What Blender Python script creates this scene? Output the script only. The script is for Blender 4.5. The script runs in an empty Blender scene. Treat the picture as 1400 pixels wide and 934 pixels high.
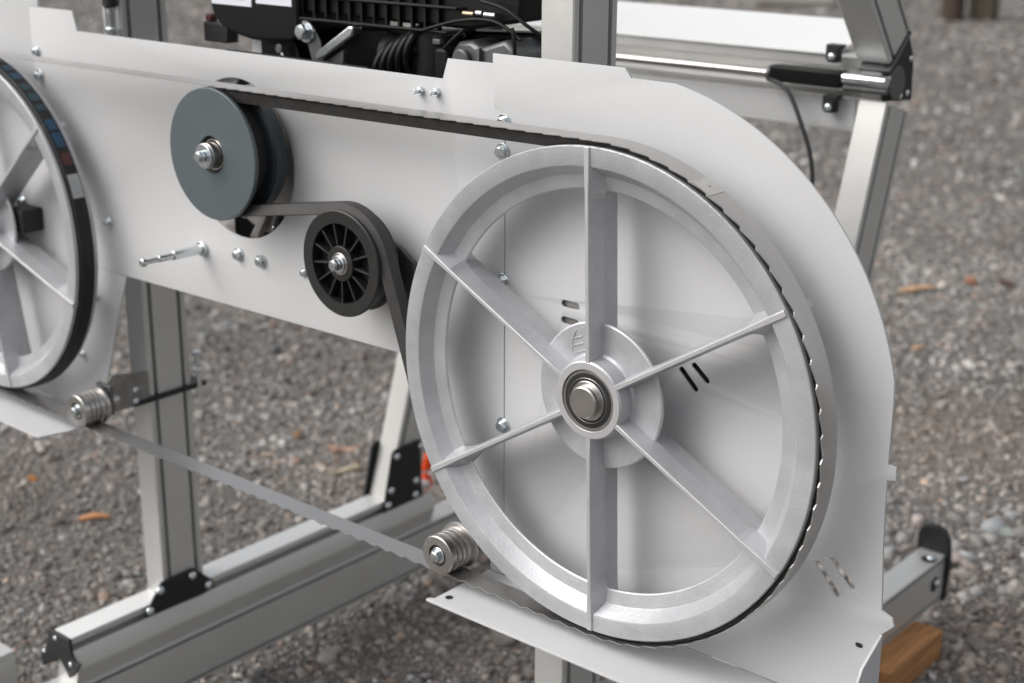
import bpy, bmesh, math, random
import numpy as np
from mathutils import Vector, Matrix
PI = math.pi
R_ = math.radians
sc = bpy.context.scene
col = sc.collection
random.seed(7)

# ---------------------------------------------------------------- camera
cam_d = bpy.data.cameras.new('camera')
cam = bpy.data.objects.new('camera', cam_d)
col.objects.link(cam)
cam.location = (0.83028544, -1.09563545, 0.50707289)
cam.rotation_euler = (R_(71.98180762), R_(-0.264916), R_(40.33084174))
cam_d.sensor_width = 36.0
cam_d.lens = 2044.5287 / 1400 * 36
cam_d.clip_start = 0.05
cam_d.clip_end = 400
cam_d.dof.use_dof = True
cam_d.dof.focus_distance = 1.47
cam_d.dof.aperture_fstop = 5.0
cam_d.dof.aperture_blades = 9
sc.camera = cam

# ---------------------------------------------------------------- world, sun, exposure
SUN_EL, SUN_AZ = 44, 220          # azimuth measured clockwise from +y
w = bpy.data.worlds.new('World')
sc.world = w
w.use_nodes = True
nt = w.node_tree
bg = nt.nodes['Background']
sky = nt.nodes.new('ShaderNodeTexSky')
sky.sky_type = 'NISHITA'
sky.sun_disc = False
sky.sun_elevation = R_(SUN_EL)
sky.sun_rotation = R_(SUN_AZ)
sky.air_density = 1.0
sky.dust_density = 5.0
sky.ozone_density = 1.0
hs = nt.nodes.new('ShaderNodeHueSaturation')
hs.inputs['Saturation'].default_value = 0.22
nt.links.new(sky.outputs[0], hs.inputs['Color'])
nt.links.new(hs.outputs[0], bg.inputs['Color'])
bg.inputs['Strength'].default_value = 0.15

sun_d = bpy.data.lights.new('sun', 'SUN')
sun = bpy.data.objects.new('sun', sun_d)
col.objects.link(sun)
sun_d.energy = 1.0
sun_d.angle = R_(80)
sun_d.color = (1.0, 0.97, 0.92)
_d = Vector((math.sin(R_(SUN_AZ)) * math.cos(R_(SUN_EL)), math.cos(R_(SUN_AZ)) * math.cos(R_(SUN_EL)), math.sin(R_(SUN_EL))))
sun.rotation_euler = (-_d).to_track_quat('-Z', 'Y').to_euler()

sc.view_settings.view_transform = 'Standard'
sc.view_settings.look = 'None'
sc.view_settings.exposure = 0.2
sc.view_settings.gamma = 1.0

# ---------------------------------------------------------------- materials
def mat(name, c, metallic=0.0, rough=0.5, var=0.0, vscale=40.0, bump=0.0, bscale=200.0, stretch=None, spec=0.5, rvar=0.0, dust=0.0):
    m = bpy.data.materials.new(name)
    m.use_nodes = True
    t = m.node_tree
    b = t.nodes['Principled BSDF']
    b.inputs['Base Color'].default_value = (*c, 1)
    b.inputs['Metallic'].default_value = metallic
    b.inputs['Roughness'].default_value = rough
    b.inputs['Specular IOR Level'].default_value = spec
    tc = t.nodes.new('ShaderNodeTexCoord')
    mp = t.nodes.new('ShaderNodeMapping')
    t.links.new(tc.outputs['Object'], mp.inputs[0])
    if stretch: mp.inputs['Scale'].default_value = stretch
    if var > 0 or rvar > 0 or dust > 0:
        n = t.nodes.new('ShaderNodeTexNoise')
        n.inputs['Scale'].default_value = vscale
        n.inputs['Detail'].default_value = 6
        n.inputs['Roughness'].default_value = 0.65
        t.links.new(mp.outputs[0], n.inputs['Vector'])
        if var > 0:
            r = t.nodes.new('ShaderNodeValToRGB')
            r.color_ramp.elements[0].position = 0.3
            r.color_ramp.elements[1].position = 0.7
            r.color_ramp.elements[0].color = (*[x * (1 - var) for x in c], 1)
            r.color_ramp.elements[1].color = (*[min(1, x * (1 + var)) for x in c], 1)
            t.links.new(n.outputs['Fac'], r.inputs[0])
            t.links.new(r.outputs[0], b.inputs['Base Color'])
        if rvar > 0:
            mr = t.nodes.new('ShaderNodeMapRange')
            mr.inputs[1].default_value = 0.3; mr.inputs[2].default_value = 0.7
            mr.inputs[3].default_value = rough - rvar; mr.inputs[4].default_value = rough + rvar
            t.links.new(n.outputs['Fac'], mr.inputs[0])
            t.links.new(mr.outputs[0], b.inputs['Roughness'])
    if bump > 0:
        n2 = t.nodes.new('ShaderNodeTexNoise')
        n2.inputs['Scale'].default_value = bscale
        n2.inputs['Detail'].default_value = 4
        t.links.new(mp.outputs[0], n2.inputs['Vector'])
        bp = t.nodes.new('ShaderNodeBump')
        bp.inputs['Strength'].default_value = bump
        bp.inputs['Distance'].default_value = 0.001
        t.links.new(n2.outputs['Fac'], bp.inputs['Height'])
        t.links.new(bp.outputs[0], b.inputs['Normal'])
    return m

M = {}
M['plate'] = mat('white_powder_coat', (0.55, 0.554, 0.560), 0, 0.56, var=0.02, vscale=7, bump=0.10, bscale=1300, spec=0.3)
M['panel'] = mat('white_painted_sky_light', (0.80, 0.80, 0.80), 0, 0.35, var=0.01, vscale=5)  # white panel, colour raised to carry sky light on the beam's top face
M['cast'] = mat('silver_cast_aluminium', (0.50, 0.505, 0.525), 0.45, 0.40, var=0.11, vscale=22, bump=0.32, bscale=380, rvar=0.04)
M['machined'] = mat('machined_aluminium', (0.66, 0.66, 0.67), 0.6, 0.36, var=0.04, vscale=60, bump=0.05, bscale=900)
M['steel'] = mat('turned_steel', (0.56, 0.54, 0.52), 1.0, 0.30, var=0.03, vscale=25, rvar=0.06)
M['band'] = mat('saw_band_steel', (0.54, 0.53, 0.52), 0.95, 0.36, var=0.08, vscale=60, stretch=(0.4, 6, 0.4), rvar=0.08)
M['bandweld'] = mat('ground_weld_steel', (0.62, 0.61, 0.57), 0.7, 0.5, var=0.1, vscale=200)
M['zinc'] = mat('zinc_plated_steel', (0.70, 0.74, 0.76), 1.0, 0.27, var=0.06, vscale=150)
M['chrome'] = mat('chrome_rod', (0.45, 0.44, 0.43), 1.0, 0.16)
M['alu'] = mat('anodised_aluminium', (0.62, 0.62, 0.605), 0.50, 0.40, var=0.03, vscale=12, bump=0.03, bscale=600, stretch=(1, 1, 1), rvar=0.04)
M['litalu'] = mat('anodised_painted_sky_light', (0.80, 0.80, 0.79), 0.15, 0.35, var=0.02, vscale=10)  # paler copy of the rail aluminium, sky light painted into the colour
M['slot'] = mat('dark_slot', (0.03, 0.03, 0.028), 0.4, 0.6)
M['black'] = mat('black_steel_plate', (0.012, 0.012, 0.013), 0.0, 0.55, var=0.2, vscale=40)
M['rubber'] = mat('black_rubber', (0.020, 0.020, 0.021), 0, 0.62, var=0.25, vscale=90, bump=0.15, bscale=700, spec=0.35)
M['beltgrey'] = mat('worn_belt_rubber', (0.045, 0.043, 0.042), 0, 0.6, var=0.2, vscale=70, bump=0.25, bscale=900, spec=0.4)
M['pulley'] = mat('blue_grey_primer', (0.085, 0.105, 0.115), 0.0, 0.42, var=0.05, vscale=25, bump=0.04, bscale=900)
M['drum'] = mat('dark_blue_grey_drum', (0.026, 0.036, 0.043), 0.0, 0.45, var=0.1, vscale=25, bump=0.05, bscale=900)
M['engcast'] = mat('light_die_cast', (0.26, 0.25, 0.24), 0.4, 0.45, var=0.3, vscale=25)
M['plastic'] = mat('black_nylon', (0.014, 0.014, 0.014), 0, 0.45, var=0.2, vscale=60, bump=0.05, bscale=500)
M['gloss'] = mat('gloss_black_plastic', (0.006, 0.006, 0.0065), 0, 0.35, var=0.1, vscale=20, spec=0.22)
M['satin'] = mat('satin_black_plastic', (0.006, 0.006, 0.006), 0, 0.45, var=0.2, vscale=20, spec=0.22)
M['greycast'] = mat('dark_die_cast', (0.14, 0.145, 0.145), 0.6, 0.42, var=0.15, vscale=40)
M['label'] = mat('white_label', (0.72, 0.74, 0.80), 0, 0.4)
M['print'] = mat('grey_print', (0.30, 0.33, 0.40), 0, 0.5)
M['blue'] = mat('blue_print', (0.012, 0.055, 0.115), 0, 0.5, var=0.3, vscale=150)
M['teal'] = mat('teal_print', (0.013, 0.045, 0.062), 0, 0.5, var=0.3, vscale=150)
M['red'] = mat('red_print', (0.085, 0.022, 0.022), 0, 0.5, var=0.3, vscale=150)
M['sticker'] = mat('grey_sticker', (0.40, 0.41, 0.41), 0, 0.5, var=0.1, vscale=200)
M['orange'] = mat('orange_plastic', (0.80, 0.075, 0.01), 0, 0.4)
M['wood'] = mat('sawn_pine_block', (0.42, 0.20, 0.075), 0, 0.7, var=0.35, vscale=8, stretch=(14, 1.2, 14), bump=0.3, bscale=60)
M['darkwood'] = mat('weathered_dark_wood', (0.055, 0.036, 0.026), 0, 0.8, var=0.3, vscale=5, stretch=(6, 6, 1))
M['greywood'] = mat('weathered_grey_wood', (0.10, 0.085, 0.062), 0, 0.8, var=0.3, vscale=5, stretch=(6, 6, 1))
M['bark'] = mat('log_bark', (0.16, 0.085, 0.06), 0, 0.85, var=0.4, vscale=12)
M['paleend'] = mat('peeled_log_wood', (0.62, 0.60, 0.54), 0, 0.7, var=0.12, vscale=10)
M['copper'] = mat('brass_collar', (0.42, 0.35, 0.24), 1.0, 0.4)
M['cable'] = mat('grey_black_cable', (0.035, 0.035, 0.036), 0, 0.5)
M['ink'] = mat('etched_mark', (0.10, 0.10, 0.10), 0.6, 0.6)

# ---------------------------------------------------------------- helpers
def finish(bm, ang=0.6):
    bmesh.ops.recalc_face_normals(bm, faces=bm.faces)
    for f in bm.faces: f.smooth = True
    for e in bm.edges:
        e.smooth = not (len(e.link_faces) == 2 and e.calc_face_angle(0) > ang)

def obj(name, bm, m, parent=None, bevel=0.0, seg=2, ang=0.6):
    if isinstance(bm, bpy.types.Mesh):
        me = bm
    else:
        finish(bm, ang)
        me = bpy.data.meshes.new(name)
        bm.to_mesh(me); bm.free()
    if m is not None:
        me.materials.clear(); me.materials.append(m)
    o = bpy.data.objects.new(name, me)
    col.objects.link(o)
    if parent: o.parent = parent
    if bevel:
        md = o.modifiers.new('bevel', 'BEVEL')
        md.width = bevel; md.segments = seg; md.limit_method = 'ANGLE'; md.angle_limit = R_(40)
    return o

def tag(o, label=None, cat=None, group=None, kind=None):
    if label: o['label'] = label
    if cat: o['category'] = cat
    if group: o['group'] = group
    if kind: o['kind'] = kind
    return o

def empty(name, loc=(0, 0, 0), label=None, cat=None, group=None):
    o = bpy.data.objects.new(name, None)
    o.empty_display_size = 0.02
    o.location = loc
    col.objects.link(o)
    return tag(o, label, cat, group)

def dup(o, parent=None):
    c = o.copy()
    col.objects.link(c)
    c.parent = parent
    for ch in list(o.children): dup(ch, c)
    return c

def bx(bm, x0, x1, y0, y1, z0, z1, mtx=None):
    vs = [bm.verts.new(p) for p in ((x0, y0, z0), (x1, y0, z0), (x1, y1, z0), (x0, y1, z0), (x0, y0, z1), (x1, y0, z1), (x1, y1, z1), (x0, y1, z1))]
    if mtx is not None:
        for v in vs: v.co = mtx @ v.co
    for f in ((0, 3, 2, 1), (4, 5, 6, 7), (0, 1, 5, 4), (1, 2, 6, 5), (2, 3, 7, 6), (3, 0, 4, 7)):
        bm.faces.new([vs[i] for i in f])
    return bm

def box(*a, mtx=None):
    return bx(bmesh.new(), *a, mtx=mtx)

def lathe(prof, seg=96, c=(0, 0, 0), axis='y', closed=True, bm=None):
    """revolve (r, h) profile round an axis; profile closed loop unless closed=False"""
    bm = bm or bmesh.new()
    rings = []
    for r, h in prof:
        if r < 1e-6:
            p = {'y': (0, h, 0), 'x': (h, 0, 0), 'z': (0, 0, h)}[axis]
            rings.append([bm.verts.new(Vector(p) + Vector(c))])
            continue
        L = []
        for i in range(seg):
            a = 2 * PI * i / seg
            p = {'y': (r * math.cos(a), h, r * math.sin(a)), 'x': (h, r * math.cos(a), r * math.sin(a)), 'z': (r * math.cos(a), r * math.sin(a), h)}[axis]
            L.append(bm.verts.new(Vector(p) + Vector(c)))
        rings.append(L)
    n = len(rings)
    for k in range(n if closed else n - 1):
        A, B = rings[k], rings[(k + 1) % n]
        if len(A) == 1 and len(B) == 1: continue
        for i in range(seg):
            j = (i + 1) % seg
            if len(A) == 1: bm.faces.new((A[0], B[j], B[i]))
            elif len(B) == 1: bm.faces.new((A[i], A[j], B[0]))
            else: bm.faces.new((A[i], A[j], B[j], B[i]))
    return bm

def disc(r, y0, y1, bev=0.001, seg=64, c=(0, 0, 0), axis='y', bm=None):
    return lathe([(0, y0), (r - bev, y0), (r, y0 + bev), (r, y1 - bev), (r - bev, y1), (0, y1)], seg, c, axis, closed=False, bm=bm)

def ring(r0, r1, y0, y1, bev=0.0006, seg=96, c=(0, 0, 0)):
    return lathe([(r0 + bev, y0), (r1 - bev, y0), (r1, y0 + bev), (r1, y1 - bev), (r1 - bev, y1), (r0 + bev, y1), (r0, y1 - bev), (r0, y0 + bev)], seg, c)

def tube(pts, r, seg=12, bm=None, cap=True):
    bm = bm or bmesh.new()
    P = [Vector(p) for p in pts]
    rs = r if isinstance(r, (list, tuple)) else [r] * len(P)
    rings = []
    up = None
    for i, p in enumerate(P):
        t = (P[min(i + 1, len(P) - 1)] - P[max(i - 1, 0)]).normalized()
        if up is None:
            up = Vector((0, 0, 1)) if abs(t.z) < 0.9 else Vector((1, 0, 0))
        s = t.cross(up).normalized()
        up = s.cross(t).normalized()
        rings.append([bm.verts.new(p + (s * math.cos(2 * PI * k / seg) + up * math.sin(2 * PI * k / seg)) * rs[i]) for k in range(seg)])
    for A, B in zip(rings, rings[1:]):
        for k in range(seg):
            j = (k + 1) % seg
            bm.faces.new((A[k], A[j], B[j], B[k]))
    if cap:
        bm.faces.new(rings[0][::-1]); bm.faces.new(rings[-1])
    return bm

def smooth_path(pts, n=8):
    P = [Vector(p) for p in pts]
    out = []
    for i in range(len(P) - 1):
        p0 = P[max(i - 1, 0)]; p1 = P[i]; p2 = P[i + 1]; p3 = P[min(i + 2, len(P) - 1)]
        for k in range(n):
            t = k / n
            out.append(0.5 * ((2 * p1) + (p2 - p0) * t + (2 * p0 - 5 * p1 + 4 * p2 - p3) * t * t + (3 * p1 - p0 - 3 * p2 + p3) * t ** 3))
    out.append(P[-1])
    return out

def prism(poly, a, b, axis='y', bm=None):
    """extrude a 2-D polygon along an axis: axis y -> (x,z), axis x -> (y,z), axis z -> (x,y)"""
    bm = bm or bmesh.new()
    def P(u, v, h): return {'y': (u, h, v), 'x': (h, u, v), 'z': (u, v, h)}[axis]
    A = [bm.verts.new(P(u, v, a)) for u, v in poly]
    B = [bm.verts.new(P(u, v, b)) for u, v in poly]
    n = len(poly)
    bm.faces.new(A); bm.faces.new(B[::-1])
    for i in range(n):
        j = (i + 1) % n
        bm.faces.new((A[i], B[i], B[j], A[j]))
    return bm

def sheet(name, loops, y, t, bev=0.0005):
    """folded-metal sheet in the XZ plane with real cut-outs, front face at y, thickness t"""
    cu = bpy.data.curves.new(name, 'CURVE')
    cu.dimensions = '2D'; cu.fill_mode = 'BOTH'
    cu.extrude = t / 2 - bev; cu.bevel_depth = bev; cu.bevel_resolution = 1; cu.offset = -bev
    for L in loops:
        s = cu.splines.new('POLY'); s.points.add(len(L) - 1); s.use_cyclic_u = True
        for p, (x, z) in zip(s.points, L): p.co = (x, z, 0, 1)
    o = bpy.data.objects.new(name, cu); col.objects.link(o)
    dg = bpy.context.evaluated_depsgraph_get()
    me = bpy.data.meshes.new_from_object(o.evaluated_get(dg))
    bpy.data.objects.remove(o)
    for v in me.vertices:
        x, yy, zz = v.co
        v.co = (x, y + t / 2 - zz, yy)
    bm = bmesh.new(); bm.from_mesh(me); bpy.data.meshes.remove(me)
    bmesh.ops.remove_doubles(bm, verts=bm.verts, dist=1e-6)
    return bm

def circ(cx, cz, r, n=64, a0=0.0, a1=2 * PI, end=False):
    k = n + 1 if end else n
    return [(cx + r * math.cos(a0 + (a1 - a0) * i / n), cz + r * math.sin(a0 + (a1 - a0) * i / n)) for i in range(k)]

def slot(x0, z0, x1, z1, w):
    a = math.atan2(z1 - z0, x1 - x0)
    return circ(x1, z1, w / 2, 8, a - PI / 2, a + PI / 2, True) + circ(x0, z0, w / 2, 8, a + PI / 2, a + 1.5 * PI, True)

# bolt with hex head facing -y, origin on the surface it is screwed to
def bolt_bm(r=0.0075, h=0.0055, axis_len=0.0):
    bm = bmesh.new()
    hexp = [(r * math.cos(PI / 3 * i + 0.3), r * math.sin(PI / 3 * i + 0.3)) for i in range(6)]
    prism(hexp, -0.0025, -0.0025 - h, 'y', bm)
    lathe([(0, -0.0025 - h), (r * 0.82, -0.0025 - h - 0.0003), (r * 0.7, -0.0025 - h - 0.0010), (0, -0.0025 - h - 0.0011)], 18, (0, 0, 0), 'y', False, bm)
    return bm
def washer_bm(r=0.0105):
    return lathe([(0.003, -0.0022), (r - 0.0005, -0.0022), (r, -0.0016), (r, 0.0), (0.003, 0.0)], 28)
bolt_me = obj('bolt', bolt_bm(), M['zinc'], None, 0.0005)
washer_me = obj('washer', washer_bm(), M['zinc'])
BOLT, WASH = bolt_me.data, washer_me.data
bpy.data.objects.remove(bolt_me); bpy.data.objects.remove(washer_me)
def add_bolt(parent, x, y, z, s=1.0, rot=None, washer=True, name='bolt', spin=0.0):
    b = obj(name, BOLT, None, parent, 0.0005)
    b.location = (x, y, z); b.scale = (s, s, s)
    b.rotation_euler = rot or (0, spin, 0)
    if washer:
        wo = obj('washer', WASH, None, b)
    return b
# button-head screw for the black gussets, dome facing -y
def dome_bm(r=0.006):
    return lathe([(r, 0), (r, -0.001), (r * 0.92, -0.0022), (r * 0.7, -0.0034), (r * 0.38, -0.0041), (r * 0.34, -0.0025), (0, -0.0025)], 20, (0, 0, 0), 'y', False)
_t = obj('screw', dome_bm(), M['zinc']); DOME = _t.data; bpy.data.objects.remove(_t)
def add_screw(parent, x, y, z, rot=(0, 0, 0), s=1.0):
    b = obj('screw', DOME, None, parent)
    b.location = (x, y, z); b.rotation_euler = rot; b.scale = (s, s, s)
    return b
FACE_X = (0, 0, PI / 2)       # turns a -y facing head to face +x

YP = 0.065                    # front face of the white housing panels

# ================================================================ STRUCTURE: ground
GZ = -0.785
def gravel_mat(name, attr):
    m = bpy.data.materials.new(name); m.use_nodes = True
    t = m.node_tree; b = t.nodes['Principled BSDF']
    b.inputs['Roughness'].default_value = 0.85
    b.inputs['Specular IOR Level'].default_value = 0.3
    if attr:
        a = t.nodes.new('ShaderNodeAttribute'); a.attribute_name = 'tone'
        tc = t.nodes.new('ShaderNodeTexCoord')
        n = t.nodes.new('ShaderNodeTexNoise'); n.inputs['Scale'].default_value = 160; n.inputs['Detail'].default_value = 3
        t.links.new(tc.outputs['Object'], n.inputs['Vector'])
        mr = t.nodes.new('ShaderNodeMapRange'); mr.inputs[3].default_value = 0.72; mr.inputs[4].default_value = 1.28
        t.links.new(n.outputs['Fac'], mr.inputs[0])
        mx = t.nodes.new('ShaderNodeMix'); mx.data_type = 'RGBA'; mx.blend_type = 'MULTIPLY'; mx.inputs[0].default_value = 1
        t.links.new(a.outputs['Color'], mx.inputs[6]); t.links.new(mr.outputs[0], mx.inputs[7])
        t.links.new(mx.outputs[2], b.inputs['Base Color'])
    else:
        tc = t.nodes.new('ShaderNodeTexCoord')
        v = t.nodes.new('ShaderNodeTexVoronoi'); v.inputs['Scale'].default_value = 120
        n = t.nodes.new('ShaderNodeTexNoise'); n.inputs['Scale'].default_value = 1.6; n.inputs['Detail'].default_value = 9; n.inputs['Roughness'].default_value = 0.7
        for q in (v, n): t.links.new(tc.outputs['Object'], q.inputs['Vector'])
        sep = t.nodes.new('ShaderNodeSeparateColor'); t.links.new(v.outputs['Color'], sep.inputs[0])
        r1 = t.nodes.new('ShaderNodeValToRGB'); r1.color_ramp.elements[0].color = (0.06, 0.056, 0.052, 1); r1.color_ramp.elements[1].color = (0.30, 0.28, 0.26, 1)
        t.links.new(sep.outputs[0], r1.inputs[0])
        r2 = t.nodes.new('ShaderNodeValToRGB'); r2.color_ramp.elements[0].color = (0.10, 0.094, 0.087, 1); r2.color_ramp.elements[1].color = (0.17, 0.154, 0.138, 1)
        r2.color_ramp.elements[0].position = 0.35; r2.color_ramp.elements[1].position = 0.65
        t.links.new(n.outputs['Fac'], r2.inputs[0])
        mx = t.nodes.new('ShaderNodeMix'); mx.data_type = 'RGBA'; mx.inputs[0].default_value = 0.55
        t.links.new(r1.outputs[0], mx.inputs[6]); t.links.new(r2.outputs[0], mx.inputs[7])
        t.links.new(mx.outputs[2], b.inputs['Base Color'])
        bp = t.nodes.new('ShaderNodeBump'); bp.inputs['Strength'].default_value = 0.8; bp.inputs['Distance'].default_value = 0.006
        t.links.new(v.outputs['Distance'], bp.inputs['Height']); t.links.new(bp.outputs[0], b.inputs['Normal'])
    return m
M['ground'] = gravel_mat('gravel_ground', False)
M['gravel'] = gravel_mat('gravel_stone', True)

bm = bmesh.new()
S = 150.0
vs = [bm.verts.new(p) for p in ((-S, -S, GZ), (S, -S, GZ), (S, S, GZ), (-S, S, GZ))]
bm.faces.new(vs)
tag(obj('ground', bm, M['ground']), 'grey gravel yard ground under and around the sawmill', 'ground', kind='structure')

# crushed stone: every stone a real angular lump
def ico(low):
    b = bmesh.new()
    if low:
        vs = [b.verts.new(p) for p in ((1, 0, 0), (-1, 0, 0), (0, 1, 0), (0, -1, 0), (0, 0, 1), (0, 0, -1))]
        for f in ((0, 2, 4), (2, 1, 4), (1, 3, 4), (3, 0, 4), (2, 0, 5), (1, 2, 5), (3, 1, 5), (0, 3, 5)): b.faces.new([vs[k] for k in f])
    else:
        bmesh.ops.create_icosphere(b, subdivisions=1, radius=1.0)
    b.verts.ensure_lookup_table(); b.verts.index_update()
    V = np.array([v.co[:] for v in b.verts]); F = np.array([[v.index for v in f.verts] for f in b.faces]); b.free()
    return V, F
PATCH = [(-0.45, 2.05, 0.32, 1.0), (-0.02, 1.18, 0.26, 1.0), (-1.95, 0.45, 0.22, 0.7), (-0.70, 0.55, 0.20, 0.5), (-1.55, 1.75, 0.35, 0.5), (-2.6, 3.6, 0.6, 0.35), (-1.35, 0.95, 0.20, 0.5)]
def gravel():
    rng = np.random.default_rng(3)
    def scatter(n, d0, d1, a0, a1, s0, s1, pw=1.8):
        d = np.sqrt(rng.random(n) * (d1 * d1 - d0 * d0) + d0 * d0)
        a = R_(a0) + rng.random(n) * R_(a1 - a0)
        x = 0.83 - d * np.sin(a); y = -1.096 + d * np.cos(a)
        return np.stack([x, y, s0 * (s1 / s0) ** (rng.random(n) ** pw)], 1)
    def chunks(n, cx, cy, r, s0, s1):
        p = rng.normal(size=(n, 2)) * r
        return np.stack([cx + p[:, 0], cy + p[:, 1], s0 * (s1 / s0) ** (rng.random(n) ** 1.6)], 1)
    groups = [(True, np.concatenate([scatter(62000, 1.8, 3.5, 16, 64, 0.0024, 0.0068), scatter(52000, 3.4, 6.2, 16, 64, 0.0046, 0.0115), scatter(24000, 6.0, 15.0, 18, 62, 0.012, 0.028)])),
              (False, np.concatenate([scatter(3800, 1.8, 3.5, 16, 64, 0.0065, 0.013, 2.2), scatter(1800, 3.4, 6.2, 16, 64, 0.010, 0.020, 2.2),
                                      chunks(230, -0.10, 1.50, 0.17, 0.006, 0.024), chunks(260, -0.02, 1.20, 0.12, 0.005, 0.015), scatter(260, 1.9, 4.2, 16, 64, 0.011, 0.019), chunks(240, -0.62, 0.72, 0.12, 0.005, 0.013), chunks(200, -1.35, 1.0, 0.14, 0.005, 0.012)]))]
    AV, AF, AC = [], [], []; base = 0
    for low, P in groups:
        V0, F0 = ico(low); nv = len(V0); n = len(P)
        sc3 = P[:, 2][:, None] * (0.65 + 0.75 * rng.random((n, 3))); sc3[:, 2] *= 0.55
        jit = 1 + 0.5 * (rng.random((n, nv)) - 0.5)
        az = rng.random(n) * 2 * PI; t1 = rng.normal(0, 0.35, n); t2 = rng.normal(0, 0.35, n)
        ca, sa = np.cos(az), np.sin(az); c1, s1_ = np.cos(t1), np.sin(t1); c2, s2 = np.cos(t2), np.sin(t2)
        Z = np.zeros(n); O = np.ones(n)
        Rz = np.stack([np.stack([ca, -sa, Z], 1), np.stack([sa, ca, Z], 1), np.stack([Z, Z, O], 1)], 1)
        Rx = np.stack([np.stack([O, Z, Z], 1), np.stack([Z, c1, -s1_], 1), np.stack([Z, s1_, c1], 1)], 1)
        Ry = np.stack([np.stack([c2, Z, s2], 1), np.stack([Z, O, Z], 1), np.stack([-s2, Z, c2], 1)], 1)
        Rm = Rz @ Rx @ Ry
        q0 = rng.normal(size=(n, 4)); q0 /= np.linalg.norm(q0, axis=1)[:, None]
        w_, x_, y_, z_ = q0.T
        Rq = np.stack([np.stack([1 - 2 * (y_ * y_ + z_ * z_), 2 * (x_ * y_ - z_ * w_), 2 * (x_ * z_ + y_ * w_)], 1),
                       np.stack([2 * (x_ * y_ + z_ * w_), 1 - 2 * (x_ * x_ + z_ * z_), 2 * (y_ * z_ - x_ * w_)], 1),
                       np.stack([2 * (x_ * z_ - y_ * w_), 2 * (y_ * z_ + x_ * w_), 1 - 2 * (x_ * x_ + y_ * y_)], 1)], 1)
        L = np.einsum('nij,vj->nvi', Rq, V0) * jit[:, :, None] * sc3[:, None, :]
        L = np.einsum('nij,nvj->nvi', Rm, L)
        L[:, :, 0] += P[:, 0][:, None]; L[:, :, 1] += P[:, 1][:, None]
        L[:, :, 2] += (GZ + P[:, 2] * (0.05 + 0.30 * rng.random(n)))[:, None]
        AV.append(L.reshape(-1, 3)); AF.append((F0[None] + (base + np.arange(n) * nv)[:, None, None]).reshape(-1, 3)); base += n * nv
        g = np.clip(0.250 * np.exp(rng.normal(0, 0.43 if low else 0.36, n)), 0.04, 0.55)
        X_, Y_ = P[:, 0], P[:, 1]
        lf = np.sin(2.1 * X_ + 1.3 * Y_ + 0.7) + np.sin(-1.4 * X_ + 3.3 * Y_ + 2.0) + 0.7 * np.sin(5.2 * X_ + 2.2 * Y_) + 0.6 * np.sin(3.1 * X_ - 6.4 * Y_ + 1.1)
        g = np.clip(g * (1 + 0.10 * lf), 0.04, 0.6)
        hue = rng.random(n)[:, None]
        tint = np.where(hue < 0.66, np.array([1.0, 0.955, 0.905]), np.where(hue < 0.86, np.array([1.10, 0.97, 0.89]), np.where(hue < 0.965, np.array([0.95, 0.98, 1.0]), np.array([1.28, 0.94, 0.76]))))
        m = np.zeros(n)
        for px, py, pr, pa in PATCH:
            m = np.maximum(m, pa * np.exp(-(((P[:, 0] - px) ** 2 + (P[:, 1] - py) ** 2) / (pr * pr))))
        m = (m * (0.65 + 0.35 * rng.random(n)))[:, None]
        C = g[:, None] * tint
        C = C * (1 - m) + m * (0.6 * C + 0.4 * np.array([0.27, 0.20, 0.145]))
        AC.append(np.repeat(np.concatenate([C, np.ones((n, 1))], 1), nv, 0))
    V = np.concatenate(AV); F = np.concatenate(AF); C = np.concatenate(AC)
    me = bpy.data.meshes.new('gravel')
    me.vertices.add(len(V)); me.vertices.foreach_set('co', V.astype(np.float32).ravel())
    me.loops.add(len(F) * 3); me.loops.foreach_set('vertex_index', F.astype(np.int32).ravel())
    me.polygons.add(len(F)); me.polygons.foreach_set('loop_start', np.arange(0, len(F) * 3, 3, dtype=np.int32))
    me.update(calc_edges=True)
    at = me.color_attributes.new('tone', 'FLOAT_COLOR', 'POINT')
    at.data.foreach_set('color', C.astype(np.float32).ravel())
    me.materials.append(M['gravel'])
    o = bpy.data.objects.new('gravel', me); col.objects.link(o)
    tag(o, 'loose crushed grey gravel stones covering the yard', 'gravel', kind='stuff')
gravel()

# ================================================================ STRUCTURE: aluminium side frames
# an extruded profile bar: 45 wide in x, 75 deep, with T-slots on the +x face
def profile_section(wd, dp, slots=(0.012, 0.062), sw=0.0068, sd=0.016, c=0.0015):
    """(u across x from -wd..0, v depth 0..dp); slots cut in the u=0 face"""
    pts = [(-wd, c), (-wd + c, 0), (-c, 0), (0, c)]
    for s in slots:
        pts += [(0, s - sw / 2), (-sd, s - sw / 2), (-sd, s + sw / 2), (0, s + sw / 2)]
    pts += [(0, dp - c), (-c, dp), (-wd + c, dp), (-wd, dp - c)]
    return pts

def bar(bm, sec, A, B, ux, uv):
    """sweep section from A to B, section axes ux, uv"""
    A, B, ux, uv = Vector(A), Vector(B), Vector(ux), Vector(uv)
    a = [bm.verts.new(A + ux * u + uv * v) for u, v in sec]
    b = [bm.verts.new(B + ux * u + uv * v) for u, v in sec]
    n = len(sec)
    for i in range(n):
        j = (i + 1) % n
        bm.faces.new((a[i], a[j], b[j], b[i]))
    bm.faces.new(a[::-1]); bm.faces.new(b)
    return bm

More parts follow.
